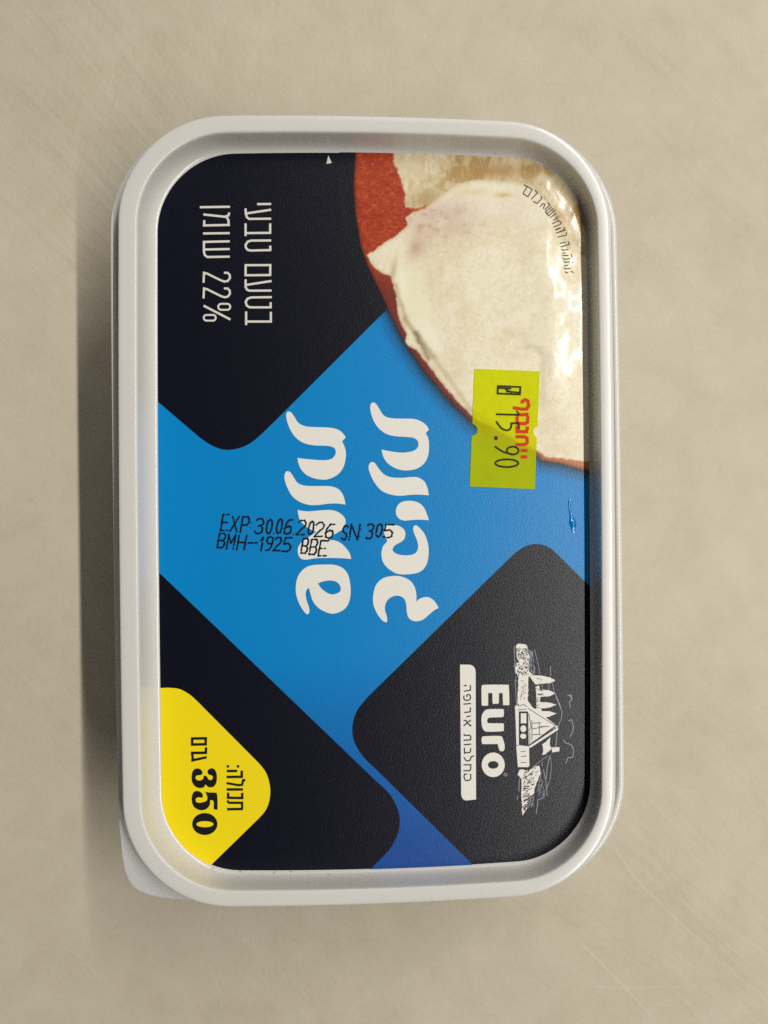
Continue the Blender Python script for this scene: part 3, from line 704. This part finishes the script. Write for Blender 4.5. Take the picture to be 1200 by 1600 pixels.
# ink-jet date code
GL = {'E': [[(1, 0), (0, 0), (0, 1), (1, 1)], [(0, .5), (.75, .5)]], 'X': [[(0, 0), (1, 1)], [(1, 0), (0, 1)]], 'P': [[(0, 1), (0, 0), (.8, 0), (1, .15), (1, .38), (.8, .53), (0, .53)]],
      '3': [[(0, .1), (.3, 0), (.75, 0), (1, .15), (1, .35), (.7, .48), (.4, .48)], [(.7, .48), (1, .62), (1, .85), (.75, 1), (.25, 1), (0, .85)]],
      '0': [[(.5, 0), (.85, .1), (1, .35), (1, .65), (.85, .9), (.5, 1), (.15, .9), (0, .65), (0, .35), (.15, .1), (.5, 0)]],
      '6': [[(.95, .02), (.5, .02), (.12, .3), (0, .65), (.12, .92), (.5, 1), (.88, .92), (1, .7), (.85, .5), (.5, .45), (.1, .6)]],
      '2': [[(0, .15), (.3, 0), (.75, 0), (1, .18), (.95, .4), (.4, .7), (0, 1), (1, 1)]], 'S': [[(1, .1), (.7, 0), (.25, 0), (0, .18), (.1, .4), (.85, .6), (1, .8), (.75, 1), (.25, 1), (0, .88)]],
      'N': [[(0, 1), (0, 0), (1, 1), (1, 0)]], '5': [[(1, 0), (.1, 0), (.02, .45), (.6, .4), (1, .6), (.95, .88), (.6, 1), (0, .95)]], 'B': [[(0, 0), (0, 1), (.75, 1), (1, .85), (1, .65), (.75, .5), (0, .5)], [(0, 0), (.75, 0), (.95, .15), (.95, .35), (.75, .5)]],
      'M': [[(0, 1), (0, 0), (.5, .6), (1, 0), (1, 1)]], 'H': [[(0, 0), (0, 1)], [(1, 0), (1, 1)], [(0, .5), (1, .5)]], '-': [[(0, .55), (1, .55)]], '1': [[(0, .25), (.6, 0), (.6, 1)]],
      '9': [[(1, .4), (.75, .52), (.3, .5), (0, .32), (.1, .08), (.5, 0), (.9, .08), (1, .35), (.85, .75), (.5, 1), (.1, .98)]]}
s = Sheet(ZF + 0.10)
def glyph(ch, x0, x1, y0, y1):
    sl = 0.17 * (y1 - y0)
    for st in GL[ch]:
        pts = []
        for (gx, gy) in st: pts.append((x0 + gx * (x1 - x0 - sl) + (1 - gy) * sl + random.uniform(-.25, .25), y0 + gy * (y1 - y0) + random.uniform(-.25, .25)))
        # ink-jet dots: short dashes along the stroke
        for a, b_ in zip(pts[:-1], pts[1:]):
            L = math.hypot(b_[0] - a[0], b_[1] - a[1]); n = max(1, round(L / 1.75))
            for k in range(n + 1):
                if random.random() < .04: continue
                q = k / n; s.dot(a[0] + (b_[0] - a[0]) * q + random.uniform(-.3, .3), a[1] + (b_[1] - a[1]) * q + random.uniform(-.3, .3), random.uniform(1.25, 1.75), 0)
A8 = lambda ch, a, b_, c, d: glyph(ch, 330 + a / 8, 330 + b_ / 8, 790 + c / 8, 790 + d / 8)
A7 = lambda ch, a, b_, c, d: glyph(ch, 470 + a / 7.5, 470 + b_ / 7.5, 790 + c / 7.5, 790 + d / 7.5)
for a in (('E', 115, 240, 112, 312), ('X', 235, 350, 135, 322), ('P', 365, 482, 142, 332), ('3', 540, 662, 165, 347), ('0', 680, 775, 175, 350), ('0', 808, 900, 170, 347), ('6', 905, 1022, 175, 357), ('2', 1065, 1192, 185, 362),
          ('B', 75, 188, 348, 525), ('M', 192, 305, 365, 540), ('H', 318, 442, 370, 552), ('-', 452, 590, 370, 545), ('1', 600, 668, 395, 562), ('9', 675, 782, 388, 557), ('2', 778, 885, 398, 562), ('5', 890, 1012, 402, 575)): A8(*a)
for a in (('0', 80, 162, 185, 338), ('2', 160, 278, 198, 362), ('6', 280, 398, 215, 382), ('S', 475, 560, 235, 397), ('N', 565, 692, 225, 397), ('3', 760, 858, 215, 387), ('0', 875, 962, 215, 367), ('5', 965, 1092, 222, 377),
          ('B', 0, 98, 388, 557), ('B', 98, 205, 398, 572), ('E', 205, 328, 412, 590)): A7(*a)
for x, y in ((393, 817), (392, 824.5), (427.5, 833.5), (458.5, 835), (564, 827), (562, 838)): s.dot(x, y, 1.15, 0)
s.build('date_code', [M['date_ink']], label)

# crinkle in the film near the edge of the blue band
mc, nt, b = new_mat('label_blue_film', lin((0, 118, 190)), 0.2, 0.5, 0.5, 0.08)
v_, f_ = [], []
NU, NV = 14, 50
for j in range(NV + 1):
    vv = -1 + 2 * j / NV
    for i in range(NU + 1):
        u = -1 + 2 * i / NU
        wd = 2.2 + 3.4 * math.exp(-((vv - 0.45) / 0.35) ** 2)
        x = 892.5 + 2.6 * vv + 1.2 * math.sin(vv * 3.1) + u * wd; y = 806 + 26 * vv
        k = max(0.0, 1 - u * u) ** 0.8 * max(0.0, 1 - vv ** 4)
        hgt = 0.055 * wd * k * (0.5 + 0.8 * float(vnoise(np.array(x), np.array(y), 4.0, 31)))
        X_, Y_ = px(x, y, ZF + 0.05)
        v_.append((X_, Y_, ZF + 0.046 + max(0, hgt)))
for j in range(NV):
    for i in range(NU):
        a = j * (NU + 1) + i; f_.append([a + NU + 1, a + NU + 2, a + 1, a])
mesh_obj('film_crinkle', v_, f_, [mc], label, smooth=True)

# fine lines left by the trowel on the counter
s = Sheet(0.0); s.z = 0.0
mt, nt, b = new_mat('trowel_line', (0.66, 0.60, 0.475, 1), 0.5, 0.35)
mt2, nt, b = new_mat('trowel_line_dark', (0.535, 0.477, 0.368, 1), 0.55, 0.3)
for k, (p, wd, mi) in enumerate((([(890, 1455), (935, 1500), (985, 1552), (1040, 1612)], 1.3, 0), ([(955, 1315), (990, 1368), (1040, 1420), (1105, 1480)], 1.0, 0), ([(1010, 1312), (1045, 1365), (1090, 1425)], .9, 1),
        ([(1040, 1240), (1080, 1285), (1120, 1330)], .9, 1), ([(960, 1330), (985, 1372), (1015, 1400)], .8, 1), ([(890, 1541), (1000, 1542.5), (1130, 1542)], .9, 0), ([(925, 1420), (975, 1480), (1030, 1530)], .8, 1), ([(1060, 1400), (1130, 1470), (1190, 1520)], .8, 0),
        ([(1143, 20), (1150, 80), (1158, 150)], .9, 0), ([(1156, 12), (1166, 90), (1186, 130)], .9, 0), ([(90, 1470), (130, 1500), (170, 1545)], .9, 0), ([(110, 1490), (128, 1515), (140, 1545)], .8, 1), ([(175, 1452), (190, 1446)], .8, 1),
        ([(1020, 330), (1060, 420), (1130, 500)], .8, 0), ([(1070, 1130), (1120, 1180), (1180, 1225)], .8, 0))):
    c = curve(p, False, 8)
    if (c[-1][0] - c[0][0]) ** 2 > 0:
        n0 = len(s.v); s.stroke([(x + random.uniform(-.3, .3), y + random.uniform(-.3, .3)) for x, y in c], wd * 1.35, mi, cap=False)
        pairs = list(range(n0, len(s.v), 2)); K = len(pairs)
        for q, a in enumerate(pairs):   # taper both ends, keep the line a hair above the counter
            t_ = min(1, 4.5 * min(q, K - 1 - q) / K + 0.05)
            l, r_ = s.v[a], s.v[a + 1]; mx, my = (l[0] + r_[0]) / 2, (l[1] + r_[1]) / 2
            s.v[a] = (mx + (l[0] - mx) * t_, my + (l[1] - my) * t_, 0.012 + 0.002 * k); s.v[a + 1] = (mx + (r_[0] - mx) * t_, my + (r_[1] - my) * t_, 0.012 + 0.002 * k)
s.build('trowel_lines', [mt, mt2], counter)

# ------------------------------------------------------------------ price sticker
s = Sheet(ZF + 0.22)
st = [(741.5, 576.2), (843.5, 580), (840.3, 665.5), (836, 668), (834, 672), (834.3, 678), (837, 682), (839, 684), (835.5, 764.5), (734, 760), (737, 681.5), (741, 679.8), (745.2, 677), (746.2, 672), (744.5, 666.5), (741, 663.5), (738, 662)]
s.poly([st], 0)
e_ = [px(x, y, s.z) for x, y in st]
for a_, c_ in zip(e_, e_[1:] + e_[:1]):      # paper edge down to the film
    b0 = len(s.v); s.v += [(a_[0], a_[1], ZF + 0.06), (c_[0], c_[1], ZF + 0.06), (c_[0], c_[1], s.z), (a_[0], a_[1], s.z)]
    s.f.append([b0, b0 + 1, b0 + 2, b0 + 3]); s.m.append(0)
stick = s.build('price_sticker', [M['sticker']], tub)
tag(stick, 'yellow price sticker on the lid, greenish where blue shows through')
s = Sheet(ZF + 0.24)
f1 = lambda p: Z(730, 570, 10, p); f2 = lambda p: Z(730, 660, 10, p)
for p in ([(715, 668), (850, 692), (930, 690), (962, 640), (950, 565), (905, 545), (862, 572), (858, 602)], [(770, 785), (960, 772)], [(948, 800), (945, 895), (905, 920), (785, 915), (778, 812)], [(778, 950), (782, 1045), (930, 1045), (945, 965)]):
    s.stroke(f1(p), 5.3, 0, cap=False)
for p in ([(755, 222), (900, 225), (938, 250), (938, 320), (900, 345), (752, 350)], [(835, 438), (945, 440)], [(835, 540), (940, 538)]): s.stroke(f2(p), 5.2, 0, cap=False)
s.build('shop_lettering', [M['red_ink']], stick)
s = Sheet(ZF + 0.275)
s.stroke(f1([(482, 332), (832, 347), (826, 462), (476, 448)]), 2.9, 0, True)
s.stroke(f1([(490, 362), (690, 372)]), 2.6, 0, cap=False); s.stroke(f1([(610, 415), (815, 432)]), 2.6, 0, cap=False); s.stroke(f1([(600, 380), (690, 430)]), 2.2, 0)
s.stroke(f1([(462, 772), (800, 782)]), 2.9, 0); s.stroke(f1([(775, 722), (815, 775)]), 2.3, 0)
s.stroke(curve(f1([(458, 890), (530, 985), (605, 1022), (665, 1008), (690, 960), (688, 915, 1), (800, 908, 1), (812, 1000)]), False, 4), 2.9, 0)
s.dot(775, 684.5, 3.1, 0)
s.stroke(f2(ellipse(712, 440, 92, 62, 22)), 2.8, 0, True); s.stroke(curve(f2([(440, 380), (540, 448), (630, 480), (720, 502)]), False, 4), 2.8, 0)
s.stroke(f2(ellipse(620, 637, 180, 60, 30)), 2.9, 0, True)
s.build('price_figures', [M['price_ink']], stick)
